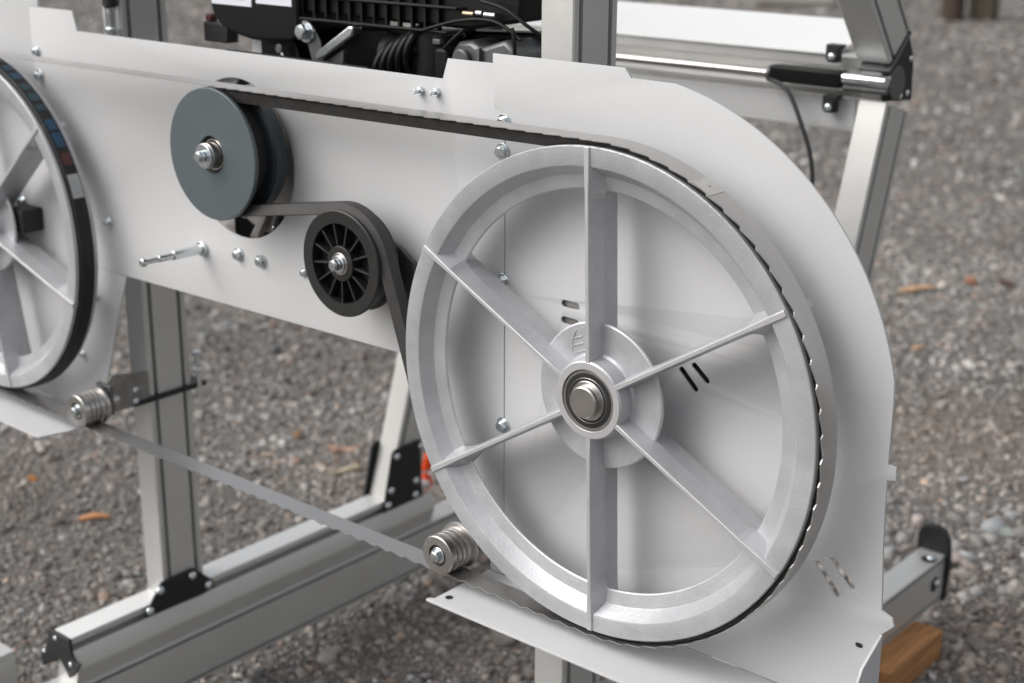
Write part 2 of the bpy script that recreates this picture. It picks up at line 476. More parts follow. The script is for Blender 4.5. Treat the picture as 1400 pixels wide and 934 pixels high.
def side_frame(X, label, rear_only=False):
    fr = empty('side_frame', (X, 0.3, GZ), label, 'machine frame', 'aluminium side frames of the sawmill')
    def add(name, bm, m, bev=0.0):
        o = obj(name, bm, m, fr, bev); o.matrix_parent_inverse = Matrix.Translation((-X, -0.3, -GZ)); return o
    # lower rail (long) : tall side with slots near its edges
    low = [(-0.046, -0.731), (-0.046, -0.647), (-0.0445, -0.6455), (0.0005, -0.6455), (0.002, -0.647), (0.002, -0.650),
           (-0.015, -0.650), (-0.015, -0.6550), (0.002, -0.6550), (0.002, -0.722), (-0.015, -0.722), (-0.015, -0.7265), (0.002, -0.7265), (0.002, -0.731)]
    add('lower_rail', prism([(X + a, b) for a, b in low], -0.75, 1.19, 'y'), M['alu'])
    # upper rail: slot under the top lip, then a face that slopes out and one that slopes back
    up = [(-0.043, -0.6452), (-0.043, -0.569), (-0.0415, -0.5675), (-0.0015, -0.5675), (0.0, -0.569), (0.0, -0.576),
          (-0.018, -0.577), (-0.018, -0.586), (0.0, -0.587), (0.009, -0.612), (0.009, -0.618), (0.001, -0.640), (0.001, -0.6452)]
    add('upper_rail', prism([(X + a, b) for a, b in up], -0.045, 0.705, 'y'), M['alu'])
    add('painted_lit_top', prism([(X - 0.0425, -0.5674), (X - 0.0425, -0.5662), (X - 0.0005, -0.5662), (X - 0.0005, -0.5674)], -0.045, 0.705, 'y'), M['litalu'], 0.0004)  # added sheet on the rail top, paints in its sky-lit brightness
    cap = [(-0.077, -0.638), (-0.0765, -0.615), (-0.066, -0.604), (-0.054, -0.585), (-0.0505, -0.566), (0.001, -0.566), (0.003, -0.590), (0.011, -0.599), (0.023, -0.600), (0.012, -0.614), (-0.007, -0.632), (-0.018, -0.618), (-0.0265, -0.607)]
    cp = add('end_cap', prism([(X + a, b) for a, b in cap], -0.051, -0.0455, 'y'), M['black'], 0.0015)
    for a, b in ((-0.033, -0.575), (-0.066, -0.608), (0.001, -0.605)):
        s = add_screw(cp, X + a, -0.051, b, s=0.6)
    # rear end cap of the lower rail, standing proud of it
    cap2 = [(-0.050, -0.735), (-0.052, -0.62), (-0.046, -0.605), (-0.034, -0.598), (-0.016, -0.598), (-0.002, -0.606), (0.006, -0.62), (0.010, -0.66), (0.006, -0.735)]
    add('end_cap', prism([(X + a, b) for a, b in cap2], 1.1905, 1.203, 'y'), M['black'], 0.002)
    for zz, ax in ((-0.6455, 'z'), (-0.688, 'x')):
        rc = bmesh.new()
        if ax == 'z':
            lathe([(0.0135, 0.0012), (0.0, 0.0012)], 24, (X - 0.012, 1.155, zz), 'z', False, rc)
        else:
            lathe([(0.0135, 0.0012), (0.0, 0.0012)], 24, (X + 0.002, 1.155, zz), 'x', False, rc)
        add('screw_pocket', rc, M['slot'])
    s = add_screw(fr, 0, 0, 0); s.location = (-0.010, 1.160 - 0.3, -0.6445 - GZ); s.rotation_euler = (-PI / 2, 0, 0); s.scale = (1.3, 1.3, 1.3)
    s = add_screw(fr, 0, 0, 0); s.location = (0.003, 1.162 - 0.3, -0.689 - GZ); s.rotation_euler = FACE_X; s.scale = (1.3, 1.3, 1.3)
    # front post
    sec = profile_section(0.043, 0.075)
    add('post', bar(bmesh.new(), sec, (X, 0.119, -0.5672), (X, 0.119, 0.95), (1, 0, 0), (0, 1, 0)), M['alu'])
    # rear leg: leans back going up, then the upper arm leans forward over the machine
    k = Vector((0, 0.315, 1)).normalized()
    perp = Vector((0, 1, -0.315)).normalized()
    A = Vector((X, 0.594, -0.5672)); H = A + k * 0.785
    add('rear_leg', bar(bmesh.new(), sec, A, H, (1, 0, 0), perp), M['alu'])
    k2 = Vector((0, -0.82, 1)).normalized(); p2 = Vector((0, 1, 0.82)).normalized()
    A2 = Vector((X + 0.001, 0.827, 0.236))
    add('upper_arm', bar(bmesh.new(), profile_section(0.050, 0.070), A2, A2 + k2 * 0.6, (1, 0, 0), p2), M['alu'])
    # hinge between leg and arm: a black plate flush with the back, a grey disc, a mitre strip
    add('hinge_plate', prism([(0.832, 0.183), (0.910, 0.176), (0.907, 0.235), (0.886, 0.272), (0.828, 0.233)], X - 0.010, X - 0.002, 'x'), M['black'], 0.001)
    add('joint_block', prism([(0.833, 0.184), (0.900, 0.180), (0.896, 0.232), (0.878, 0.262), (0.829, 0.228)], X - 0.043, X - 0.011, 'x'), M['alu'], 0.002)
    add('hinge_disc', disc(0.0235, X - 0.0015, X + 0.003, 0.001, 40, (0, 0.852, 0.207), 'x'), M['greycast'])
    add('mitre_strip', prism([(0.824, 0.226), (0.828, 0.222), (0.884, 0.273), (0.880, 0.277)], X - 0.045, X + 0.003, 'x'), M['greycast'], 0.0008)
    for yy, zz in ((0.872, 0.186), (0.896, 0.236), (0.893, 0.188)):
        s = add_screw(fr, 0, 0, 0, FACE_X, 0.8); s.location = (-0.002, yy - 0.3, zz - GZ)
    # black gussets with screws at the feet
    g1 = [(0.080, -0.583), (0.084, -0.571), (0.112, -0.536), (0.172, -0.535), (0.207, -0.568), (0.209, -0.582), (0.185, -0.5855)]
    for xx in (X + 0.0015,):
        g = add('gusset', prism(g1, xx, xx + 0.004, 'x'), M['black'], 0.0012)
    for y_, z_ in ((0.108, -0.548), (0.168, -0.546), (0.197, -0.573), (0.087, -0.574)):
        s = add_screw(fr, 0, 0, 0, FACE_X, 1.15); s.location = (0.0055, y_ - 0.3, z_ - GZ)
    g2 = [(0.580, -0.585), (0.606, -0.480), (0.614, -0.475), (0.676, -0.475), (0.679, -0.585)]
    for xx in (X + 0.0015, X - 0.049):
        add('gusset', prism(g2, xx, xx + 0.004, 'x'), M['black'], 0.0012)
    for y_, z_ in ((0.6155, -0.489), (0.600, -0.548), (0.592, -0.573), (0.662, -0.549), (0.660, -0.575), (0.676, -0.487)):
        s = add_screw(fr, 0, 0, 0, FACE_X, 1.15); s.location = (0.0055, y_ - 0.3, z_ - GZ)
    return fr
side_frame(-0.885, 'aluminium side frame with post and rear leg behind the left saw wheel')
side_frame(-0.118, 'aluminium side frame with post and rear leg behind the right saw wheel')

# collar plate and bracket on the left post
t = empty('height_stop', (-0.885, 0.15, -0.245), 'thin black plate clamped around the left aluminium post with a bolt above it', 'clamp plate')
o = obj('plate', box(-0.062, 0.006, -0.060, 0.068, -0.0035, 0.0035), M['black'], t, 0.001)
b = obj('bolt', BOLT, None, t, 0.0005); b.location = (0.008, 0.052, 0.045); b.rotation_euler = (-PI / 2, 0, 0)
b = obj('nut', BOLT, None, t, 0.0005); b.location = (0.008, 0.052, 0.030); b.rotation_euler = (PI / 2, 0, 0)
obj('stud', disc(0.004, -0.02, 0.05, 0.0005, 14, (0.008, 0.052, 0), 'z'), M['zinc'], t)

# cross beam between the rear legs
t = empty('cross_beam', (-0.5, 0.85, 0.2), 'long aluminium cross beam with white top face joining the rear legs', 'cross beam')
def off(o, v): o.matrix_parent_inverse = Matrix.Translation(-Vector(v)); return o
L0, L1 = -0.83, -0.17
off(obj('top_panel', prism([(0.842, 0.2415), (0.842, 0.238), (1.04, 0.2645), (1.04, 0.268)], L0, -0.215, 'x'), M['panel'], t, 0.0008), t.location)
off(obj('beam_profile', prism([(0.846, 0.2375), (0.846, 0.222), (0.862, 0.206), (0.862, 0.196), (0.846, 0.190), (0.846, 0.181), (0.92, 0.181), (0.92, 0.2375)], L0, L1, 'x'), M['alu'], t, 0.0008), t.location)
off(obj('lower_plate', box(L0, L1, 0.838, 0.842, 0.140, 0.180), M['plate'], t, 0.0008), t.location)
off(obj('lower_lip', box(L0, L1, 0.838, 0.86, 0.133, 0.1395), M['alu'], t, 0.0008), t.location)
for z in (0.243, 0.172):
    c = obj('clamp', prism([(0, 0.011), (0.0, -0.006), (0.004, -0.012), (0.018, -0.012), (0.018, 0.004), (0.024, 0.010), (0.024, 0.013), (0, 0.013)], 0, -0.016, 'y'), M['black'], t, 0.001)
    c.location = (-0.212 + 0.5, 0.8335 - 0.85, z - 0.2)
    s = add_screw(c, 0.010, -0.016, -0.004)

t = empty('actuator_rod', (-0.19, 0.82, 0.19), 'chrome rod sliding into a black tube along the cross beam', 'actuator')
def tb(name, x0, x1, r, m, z=0.2060, y=0.822):
    off(obj(name, disc(r, x0, x1, 0.001, 24, (0, y, z), 'x'), m, t), t.location)
tb('rod', -0.80, -0.30, 0.0068, M['chrome'])
tb('collar', -0.304, -0.298, 0.0120, M['greycast'])
off(obj('tube', box(-0.2975, -0.180, 0.809, 0.835, 0.1965, 0.2205), M['satin'], t, 0.004), t.location)
tb('rod_end', -0.1795, -0.113, 0.0085, M['zinc'], 0.2115, 0.815)
tb('rod_end', -0.1795, -0.113, 0.0050, M['greycast'], 0.1985, 0.818)

pts = smooth_path([(-0.296, 0.812, 0.200), (-0.262, 0.806, 0.186), (-0.232, 0.80, 0.140), (-0.213, 0.80, 0.09), (-0.212, 0.80, 0.045), (-0.235, 0.80, 0.008), (-0.27, 0.79, -0.02), (-0.30, 0.74, -0.10)])
tag(obj('cable', tube(pts, 0.0034, 10), M['cable']), 'thin grey cable hanging in a curve from the black actuator tube', 'cable')

# ================================================================ STRUCTURE: white blade housing
hs_ = empty('blade_housing', (-0.59, YP, -0.28), 'white sheet metal housing panels behind the saw wheels', 'machine housing')
def hadd(name, bm, m, bev=0.0):
    return off(obj(name, bm, m, hs_, bev), hs_.location)
HC = (-0.5885, 0.1530, 0.0985)  # opening round the drive pulley
SEAM = -0.1635
centre = [(-1.02, -0.0425), (-0.2710, -0.0370), (-0.2410, -0.1127), (-0.2205, -0.1711), (-0.2015, -0.2194), (-0.1850, -0.2418), (-0.1820, -0.2670), (SEAM, -0.2670), (SEAM, 0.3050), (-0.2422, 0.3045), (-0.2497, 0.2825), (-0.9101, 0.2823), (-0.9178, 0.3084), (-1.02, 0.3078)]
hadd('centre_panel', sheet('centre_panel', [centre, circ(*HC, 72)[::-1]], YP, 0.003), M['plate'])
# right panel
RC = (-0.0127, 0.0039, 0.3074)
arc = circ(RC[0], RC[1], RC[2], 40, R_(79.3), R_(12.3), True)
right = [(-0.1793, 0.3151), (-0.0127, 0.3154), (-0.0056, 0.3064)] + [p for p in arc if p[0] > 0.01] + \
        [(0.2886, 0.0506), (0.2886, -0.0090), (0.2968, -0.0100), (0.2975, -0.0222), (0.2892, -0.0236), (0.2894, -0.0546), (0.2915, -0.0977), (0.2950, -0.152),
         (0.3060, -0.1565), (0.3085, -0.1640), (0.2950, -0.1780), (0.2950, -0.2670), (-0.1616, -0.2670), (-0.1616, 0.0650), (-0.1616, 0.2550), (-0.1780, 0.2600)]
slots = [slot(-0.0815, 0.0688, -0.0655, 0.0688, 0.0075), slot(-0.0815, 0.0512, -0.0655, 0.0507, 0.0075),
         slot(0.0655, 0.0300, 0.0820, 0.0140, 0.0065), slot(0.0800, 0.0375, 0.0945, 0.0255, 0.0065),
         slot(0.2275, -0.1265, 0.2490, -0.1510, 0.0062), slot(0.2415, -0.1165, 0.2630, -0.1380, 0.0062)]
hadd('right_panel', sheet('right_panel', [right] + [s[::-1] for s in slots], YP - 0.0006, 0.003), M['plate'])
left = [(-1.42, 0.3250), (-1.42, -0.2670), (-0.930, -0.2670), (-0.9118, -0.2194), (-0.8932, -0.1711), (-0.8720, -0.1127), (-0.8420, -0.0427), (-1.0190, -0.0424), (-1.0190, 0.3079), (-0.9963, 0.3081), (-0.9963, 0.3250)]
hadd('left_panel', sheet('left_panel', [left], YP - 0.0002, 0.003), M['plate'])
# trays folded forward along the bottom
def tray(name, x0, x1, notch_left):
    pl = [(x0, -0.034), (x1, -0.034), (x1, YP), (x0 + 0.006, YP), (x0 + 0.006, -0.026), (x0, -0.030)] if notch_left else [(x0, -0.036), (x1 - 0.012, -0.040), (x1, 0.0), (x1, YP), (x0, YP)]
    return hadd(name, prism(pl, -0.2705, -0.2675, 'z'), M['plate'], 0.0005)
tray('tray', -0.1900, 0.292, True)
tray('tray', -1.42, -0.915, False)
hadd('backing_plate', prism([(0.035, -0.01), (0.125, -0.01), (0.125, 0.075), (0.035, 0.075)], 0.0705, 0.0745, 'y'), M['black'], 0.0005)
hadd('backing_plate', prism([(-0.125, 0.03), (-0.045, 0.03), (-0.045, 0.09), (-0.125, 0.09)], 0.0690, 0.0730, 'y'), M['engcast'], 0.0005)
hadd('tray_hole', lathe([(0.0045, -0.2671), (0, -0.2671)], 20, (-0.1725, -0.0155, 0), 'z', False), M['slot'])
# side flange at the lower right corner
hadd('side_flange', prism([(YP, -0.176), (0.030, -0.196), (0.024, -0.206), (0.024, -0.270), (YP, -0.270)], 0.2952, 0.2982, 'x'), M['plate'], 0.0005)
hadd('flange_hole', prism(slot(0.2745, -0.1945, 0.2775, -0.1945, 0.0045), YP - 0.0012, YP - 0.0009, 'y'), M['slot'])
BOLTS = [(-1.0062, 0.2155, 1), (-1.0079, 0.2483, .8), (-0.8720, 0.0291, 1), (-0.5992, 0.0311, 1), (-0.5564, 0.0302, 1), (-0.4790, 0.0294, .65),
         (-0.1652, 0.2162, 1.05), (-0.1633, 0.2467, 1), (-0.1637, 0.0777, 1), (-0.1630, -0.0858, 1.05), (-1.0798, 0.0276, 1), (-0.9600, -0.180, .7), (-0.8560, -0.150, .7)]
for i, (x, z, s) in enumerate(BOLTS[:-1]):
    b = add_bolt(hs_, x - hs_.location.x, -0.0008, z - hs_.location.z, s * 0.82, spin=0.5 * i)
for x, z in ((-0.2809, 0.2671), (-0.2573, 0.2679)):
    st = obj('stud', disc(0.0026, -0.012, 0.0, 0.0005, 12), M['zinc'], hs_)
    st.location = (x - hs_.location.x, 0, z - hs_.location.z)
    obj('nut', prism([(0.005 * math.cos(PI / 3 * i), 0.005 * math.sin(PI / 3 * i)) for i in range(6)], -0.005, -0.0005, 'y'), M['zinc'], st, 0.0004)
# locking pin that sticks out of the centre panel
pn = empty('locking_pin', (-0.6701, YP, 0.0266), 'zinc plated stepped pin sticking out of the white panel below the pulley', 'pin')
obj('sleeve', disc(0.0060, -0.049, 0, 0.0010, 24), M['zinc'], pn)
obj('base_nut', disc(0.0098, -0.005, -0.0004, 0.001, 24), M['zinc'], pn)
obj('shank', lathe([(0, -0.089), (0.0032, -0.089), (0.0032, -0.0705), (0.0043, -0.070), (0.0043, -0.0495), (0, -0.0495)], 20, closed=False), M['zinc'], pn)
obj('head', disc(0.0052, -0.0965, -0.0893, 0.0012, 20), M['zinc'], pn)

# ================================================================ SAW WHEELS
CX_L, RS_L = -1.113, 0.973
SPOKE0 = 0.0327
def make_wheel(label):
    wl = empty('band_wheel', (0, 0, 0), label, 'band wheel', 'band saw wheels')
    rim = [(0.2490, 0.0020), (0.2320, 0.0020), (0.2305, 0.0026), (0.2222, 0.0142), (0.2205, 0.0160), (0.2075, 0.0190), (0.2062, 0.0200), (0.2062, 0.0212),
           (0.2208, 0.0275), (0.2305, 0.0390), (0.2490, 0.0395), (0.2500, 0.0385), (0.2500, 0.0322), (0.2400, 0.0272), (0.2400, 0.0128), (0.2500, 0.0076), (0.2500, 0.0030)]
    obj('rim', lathe(rim, 256), M['cast'], wl, ang=0.42)
    # one spoke: a drafted fin, thin at the front and back, thick on the parting line, flaring into rim and hub
    def spoke():
        bm = bmesh.new()
        R = [0.0385, 0.060, 0.072, 0.078, 0.090, 0.150, 0.188, 0.1985, 0.2045, 0.2085, 0.220, 0.2340, 0.2492]
        Wm = [.0058, .0052, .0056, .0048, .0044, .0042, .0044, .0054, .0078, .0115, .012, .009, .006]
        Wf = [.0025, .0021, .0020, .0020, .0020, .0020, .0020, .0020, .0021, .0022, .0026, .0028, .0028]
        prev = None
        for r, wm, wf in zip(R, Wm, Wf):
            sec = [(-wf, 0.0), (wf, 0.0), (wf + .0006, 0.0006 + .0012), (wm, 0.0215), (wf + .0006, 0.0460), (-wf - .0006, 0.0460), (-wm, 0.0215), (-wf - .0006, .0018)]
            v = [bm.verts.new((r, y, t_)) for t_, y in sec]
            if prev:
                for i in range(len(v)):
                    j = (i + 1) % len(v); bm.faces.new((prev[i], prev[j], v[j], v[i]))
            else: bm.faces.new(v[::-1])
            prev = v
        bm.faces.new(prev)
        return bm
    s0 = obj('spoke', spoke(), M['cast'], wl, 0.0004, ang=0.12)
    s0.data.materials.append(M['machined'])
    for p in s0.data.polygons:
        if p.normal.y < -0.95: p.material_index = 1
    for k in range(6):
        s = s0 if k == 0 else dup(s0, wl)
        s.rotation_euler = (0, -(SPOKE0 + R_(30 + 60 * k)), 0)
    hb = obj('hub', lathe([(0.0315, 0.0), (0.0385, 0.0), (0.0400, 0.0012), (0.0405, 0.0030), (0.0420, 0.0165), (0.0445, 0.0186), (0.0735, 0.0190), (0.0752, 0.0200), (0.0752, 0.0225), (0.0735, 0.0232), (0.0445, 0.0236), (0.0410, 0.045), (0.0315, 0.045)], 128), M['cast'], wl, ang=0.5)
    obj('hub_face', ring(0.0316, 0.0388, -0.0004, 0.0004, 0.0002, 96), M['machined'], hb)
    return wl, hb
wheel, hub = make_wheel('large silver six spoke band wheel on the right carrying the saw blade')
# cast lettering on the hub flange (only part of it shows beside the upright spoke)
bm = bmesh.new()
def stroke(bm, x0, z0, x1, z1, w=0.0016, y0=0.0181, y1=0.0191):
    a = Vector((x0, z0)); b = Vector((x1, z1)); d = (b - a).normalized(); n = Vector((-d.y, d.x)) * w / 2
    prism([tuple(a + n), tuple(a - n), tuple(b - n), tuple(b + n)], y0, y1, 'y', bm)
for q in ((-0.0305, 0.0615, -0.0345, 0.0520), (-0.0345, 0.0520, -0.0345, 0.0445), (-0.0345, 0.0520, -0.0225, 0.0570), (-0.0345, 0.0445, -0.0205, 0.0505), (-0.0345, 0.0445, -0.0340, 0.0390), (-0.0330, 0.0370, -0.0150, 0.0450), (-0.0225, 0.0660, -0.0160, 0.0560)):
    stroke(bm, *q)
obj('cast_lettering', bm, M['cast'], hub, 0.0003)
br = obj('bearing', ring(0.0195, 0.0308, 0.0008, 0.014, 0.0006), M['steel'], wheel)
obj('bearing_seal', ring(0.0203, 0.0280, 0.0002, 0.0075, 0.0003), M['rubber'], br)
obj('bearing_lip', ring(0.0226, 0.0232, -0.0002, 0.003, 0.0002), M['steel'], br)
obj('inner_ring', ring(0.0150, 0.0201, -0.0010, 0.012, 0.0008), M['steel'], br)
ax = obj('axle', lathe([(0, -0.0085), (0.0148, -0.0085), (0.0162, -0.0072), (0.0164, -0.0025), (0.0164, 0.064), (0, 0.064)], 64, closed=False), M['steel'], wheel)

wl2 = dup(wheel)
wl2.location = (CX_L, 0.004, -0.001); wl2.scale = (RS_L, RS_L, RS_L); wl2.rotation_euler = (0, R_(50.5 + 0.0), 0)
wl2['label'] = 'silver band wheel at the left edge with a printed black rubber tyre'
for ch in list(wl2.children_recursive):
    if ch.name.startswith(('cast_lettering',)): bpy.data.objects.remove(ch)
ty = obj('tyre', lathe([(0.2412, 0.0135), (0.2520, 0.0082), (0.2545, 0.0100), (0.2550, 0.0200), (0.2545, 0.0300), (0.2520, 0.0318), (0.2412, 0.0265)], 200), M['rubber'], wl2)
# print on the tyre: blue and teal letter blocks, a red one, then a grey sticker
def patch(a0, a1, y0, y1, r=0.2553, n=6, th=0.0003):
    bm = bmesh.new(); rows = []
    for i in range(n + 1):
        a = R_(a0 + (a1 - a0) * i / n); c_, s_ = math.cos(a), math.sin(a)
        rows.append([bm.verts.new(p) for p in ((r * c_, y0, r * s_), (r * c_, y1, r * s_), ((r - th) * c_, y1, (r - th) * s_), ((r - th) * c_, y0, (r - th) * s_))])
    for A, B in zip(rows, rows[1:]):
        for k in range(4):
            bm.faces.new((A[k], A[(k + 1) % 4], B[(k + 1) % 4], B[k]))
    bm.faces.new(rows[0]); bm.faces.new(rows[-1][::-1])
    return bm
ROT_L = 50.5
marks = [(27.0, 31.0, 'red'), (33.0, 38.0, 'blue'), (39.0, 43.0, 'blue'), (46.5, 49.0, 'teal'), (50.5, 54.0, 'teal'), (55.5, 58.5, 'teal'), (61, 64.5, 'blue'), (66, 69.5, 'blue'), (72, 75, 'blue')]
for a0, a1, m in marks:
    # angles are measured in the world XZ plane; the wheel object is turned by ROT_L
    am = (a0 + a1) / 2
    pm = obj('print_mark', patch(a0 + ROT_L, a1 + ROT_L, 0.0125, 0.0270), M[m], ty)
    for f in (0.0165, 0.0225):
        pass
st = obj('sticker', patch(16.5 + ROT_L, 24.0 + ROT_L, 0.0115, 0.0285), M['sticker'], ty)
for f in (18.0, 19.4, 21.0):
    obj('print_line', patch(f + ROT_L, f + 0.35 + ROT_L, 0.0150, 0.0240, 0.25545, 2), M['print'], st)

tb_ = empty('axle_block', (-1.05, 0.064, 0.01), 'small black square block on the white panel beside the hub of the left wheel', 'axle block')
obj('block', box(-0.020, 0.020, -0.034, 0.0, -0.017, 0.016), M['black'], tb_, 0.002)
obj('set_screw', disc(0.004, -0.0375, -0.0345, 0.0006, 16), M['zinc'], tb_)

# ================================================================ BELT AND BLADE PATHS
def arc_pts(c, r, a0, a1, step):
    n = max(2, int(abs(a1 - a0) * r / step))
    return [(c[0] + r * math.cos(a0 + (a1 - a0) * i / n), c[1] + r * math.sin(a0 + (a1 - a0) * i / n)) for i in range(n + 1)]
def ext_tan(c1, r1, c2, r2, side):
    """external tangent; side +1 = left of direction c1->c2"""
    dx, dz = c2[0] - c1[0], c2[1] - c1[1]; d = math.hypot(dx, dz); th = math.atan2(dz, dx)
    a = math.acos((r1 - r2) / d) * side
    return th + a, th + a
def int_tan(c1, r1, c2, r2, side):
    dx, dz = c2[0] - c1[0], c2[1] - c1[1]; d = math.hypot(dx, dz); th = math.atan2(dz, dx)
    a = math.acos((r1 + r2) / d) * side
    return th + a, th + a + PI

# drive belt: outer surface line.  offset h inward is the narrow side.
W_C, W_R = (0.0, 0.0), 0.2545
P_C, P_R = (-0.5605, 0.1712), 0.0755
I_C, I_R = (-0.3510, 0.0752), 0.0545 # outer (wide) side of the belt runs on the idler
aW_top, aP_top = None, None
t0, _ = ext_tan(P_C, P_R, W_C, W_R, +1)            # pulley top -> wheel top
u1, u2 = int_tan(W_C, W_R, I_C, I_R, +1)           # wheel left -> idler right
v1, v2 = int_tan(I_C, I_R, P_C, P_R, -1)           # idler top -> pulley bottom
def norm_down(a, ref):   # smallest angle below ref
    while a > ref: a -= 2 * PI
    while a <= ref - 2 * PI: a += 2 * PI
    return a
def norm_up(a, ref):
    while a < ref: a += 2 * PI
    while a >= ref + 2 * PI: a -= 2 * PI
    return a
out = []
aw = norm_down(u1, t0)
out += [(p, a, 1) for p, a in zip(arc_pts(W_C, W_R, t0, aw, 0.006), np.linspace(t0, aw, len(arc_pts(W_C, W_R, t0, aw, 0.006))))]
ai0 = u2; ai1 = norm_up(v1, ai0)
q = arc_pts(I_C, I_R, ai0, ai1, 0.004)
out += [(p, a, -1) for p, a in zip(q, np.linspace(ai0, ai1, len(q)))]
ap0 = v2; ap1 = norm_down(t0, ap0)
q = arc_pts(P_C, P_R, ap0, ap1, 0.004)
out += [(p, a, 1) for p, a in zip(q, np.linspace(ap0, ap1, len(q)))]
bm = bmesh.new(); rings = []
Hb = 0.0125
for (x, z), a, sgn in out:
    # unit normal pointing to the wide (outer) side
    nx, nz = math.cos(a) * sgn, math.sin(a) * sgn
    sec = [(0.0, 0.0095), (-0.0012, 0.0082), (-Hb, 0.0130), (-Hb, 0.0270), (-0.0012, 0.0318), (0.0, 0.0305)]
    rings.append([bm.verts.new((x + nx * h, y, z + nz * h)) for h, y in sec])
for A, B in zip(rings, rings[1:] + rings[:1]):
    for k in range(6):
        bm.faces.new((A[k], A[(k + 1) % 6], B[(k + 1) % 6], B[k]))
tag(obj('drive_belt', bm, M['beltgrey'], ang=0.5), 'black rubber drive belt from the grey pulley over the idler round the right wheel', 'drive belt')

# saw blade
B_R, BL_R = 0.2556, 0.2556 * RS_L
C_L = (CX_L, -0.001)
RS = 0.925
RO = 0.0245 * RS
roll_R = (-0.2005, -0.2300); roll_L = (-0.8840, -0.2290)
path = []
def seg_line(a, b, step=0.0020):
    n = max(1, int(math.hypot(b[0] - a[0], b[1] - a[1]) / step))
    return [(a[0] + (b[0] - a[0]) * i / n, a[1] + (b[1] - a[1]) * i / n) for i in range(n)]
bot = [(roll_R[0], roll_R[1] - RO - 0.0006), (roll_L[0], roll_L[1] - RO - 0.0006)]
tt, _ = ext_tan(C_L, BL_R, W_C, B_R, +1)
pt = lambda c, r, a: (c[0] + r * math.cos(a), c[1] + r * math.sin(a))
def tan_from(pnt, c, r, side):
    dx, dz = pnt[0] - c[0], pnt[1] - c[1]; d = math.hypot(dx, dz)
    return math.atan2(dz, dx) + side * math.acos(min(1, r / d))
aR = tan_from(bot[0], W_C, B_R, +1); aR = norm_down(aR, tt)
aL = tan_from(bot[1], C_L, BL_R, -1)
a_ = arc_pts(W_C, B_R, tt, aR, 0.0020); path += a_[:-1]
path += seg_line(a_[-1], bot[0]); path += seg_line(bot[0], bot[1])
aL = norm_down(aL, 0.0); aL2 = norm_down(tt, aL)
b_ = arc_pts(C_L, BL_R, aL, aL2, 0.0020)
path += seg_line(bot[1], b_[0]); path += b_[:-1]
path += seg_line(b_[-1], a_[0])
bm = bmesh.new(); rings = []; s = 0.0; pitch = 0.0222; prevp = None; TH = 0.0004
N = len(path)
for i, p in enumerate(path):
    p0 = path[i - 1]; p1 = path[(i + 1) % N]
    tx, tz = p1[0] - p0[0], p1[1] - p0[1]; l = math.hypot(tx, tz); tx /= l; tz /= l
    nx, nz = -tz, tx                       # outward for clockwise travel
    if prevp: s += math.hypot(p[0] - prevp[0], p[1] - prevp[1])
    prevp = p
    ph = (s / pitch) % 1.0
    if ph < 0.84: f = (ph / 0.84) ** 1.1
    else: f = max(0.0, 1.0 - ((ph - 0.84) / 0.16) ** 1.3)
    yf = 0.0002 + 0.0041 * f
    rings.append([bm.verts.new((p[0] + nx * h, y, p[1] + nz * h)) for y, h in ((yf, TH), (0.006, TH), (0.0290, TH), (0.0290, -TH), (0.006, -TH), (yf, -TH))])
for A, B in zip(rings, rings[1:] + rings[:1]):
    for k in range(6):
        bm.faces.new((A[k], A[(k + 1) % 6], B[(k + 1) % 6], B[k]))
blade = tag(obj('saw_blade', bm, M['band'], ang=0.5), 'long toothed steel band saw blade looped over both wheels', 'saw blade')
# ground weld on the blade, upper right of the wheel
def patch_w(a0, a1, y0, y1, r):
    return patch(a0, a1, y0, y1, r, 8, 0.0002)
wd = obj('weld_patch', patch_w(60.2, 65.2, 0.003, 0.0285, 0.25645), M['bandweld'], blade)
obj('weld_dot', patch_w(62.2, 62.7, 0.016, 0.0178, 0.2566), M['ink'], wd)
# etched size marks on the inner face of the lower run, right of the roller
bm = bmesh.new()
def etch(x0, y0, x1, y1, w=0.0010):
    a = Vector((x0, y0)); b = Vector((x1, y1)); d = (b - a).normalized(); n = Vector((-d.y, d.x)) * w / 2
    zz = lambda x: -0.2530 - (x + 0.19) * 0.012
    vs = [bm.verts.new((q.x, q.y, zz(q.x))) for q in (a + n, a - n, b - n, b + n)]
    bm.faces.new(vs)
ox = -0.158
for q in ((0, .014, .009, .012), (.014, .020, .026, .020), (.026, .020, .018, .008), (.022, .013, .031, .012), (.040, .009, .034, .020),
          (.046, .019, .053, .019), (.053, .019, .055, .013), (.055, .013, .049, .008), (.049, .008, .044, .012), (.044, .012, .046, .019), (.048, .014, .052, .013)):
    etch(ox + q[0], q[1], ox + q[2], q[3])
obj('etched_mark', bm, M['ink'], blade)

# ================================================================ DRIVE PULLEY
pu = empty('drive_pulley', (P_C[0], 0, P_C[1]), 'large blue grey belt pulley on the engine shaft', 'pulley')
fl = obj('front_disc', lathe([(0.0225, 0.0), (0.0772, 0.0), (0.0782, 0.0008), (0.0785, 0.0042), (0.0775, 0.0058), (0.064, 0.0105), (0.0225, 0.0105), ], 128), M['pulley'], pu, ang=0.4)
obj('groove_core', disc(0.0625, 0.0107, 0.0335, 0.0003, 96), M['rubber'], pu)
obj('rear_drum', lathe([(0.03, 0.034), (0.072, 0.0325), (0.0768, 0.0345), (0.0768, 0.0395), (0.0752, 0.041), (0.0752, 0.0510), (0.0735, 0.0530), (0.03, 0.0530)], 128), M['drum'], pu, ang=0.4)
obj('bore_ring', ring(0.0172, 0.0224, 0.0060, 0.0105, 0.0006, 64), M['rubber'], pu)
obj('bush_edge', ring(0.0165, 0.0186, 0.0035, 0.0085, 0.0004, 64), M['steel'], pu)
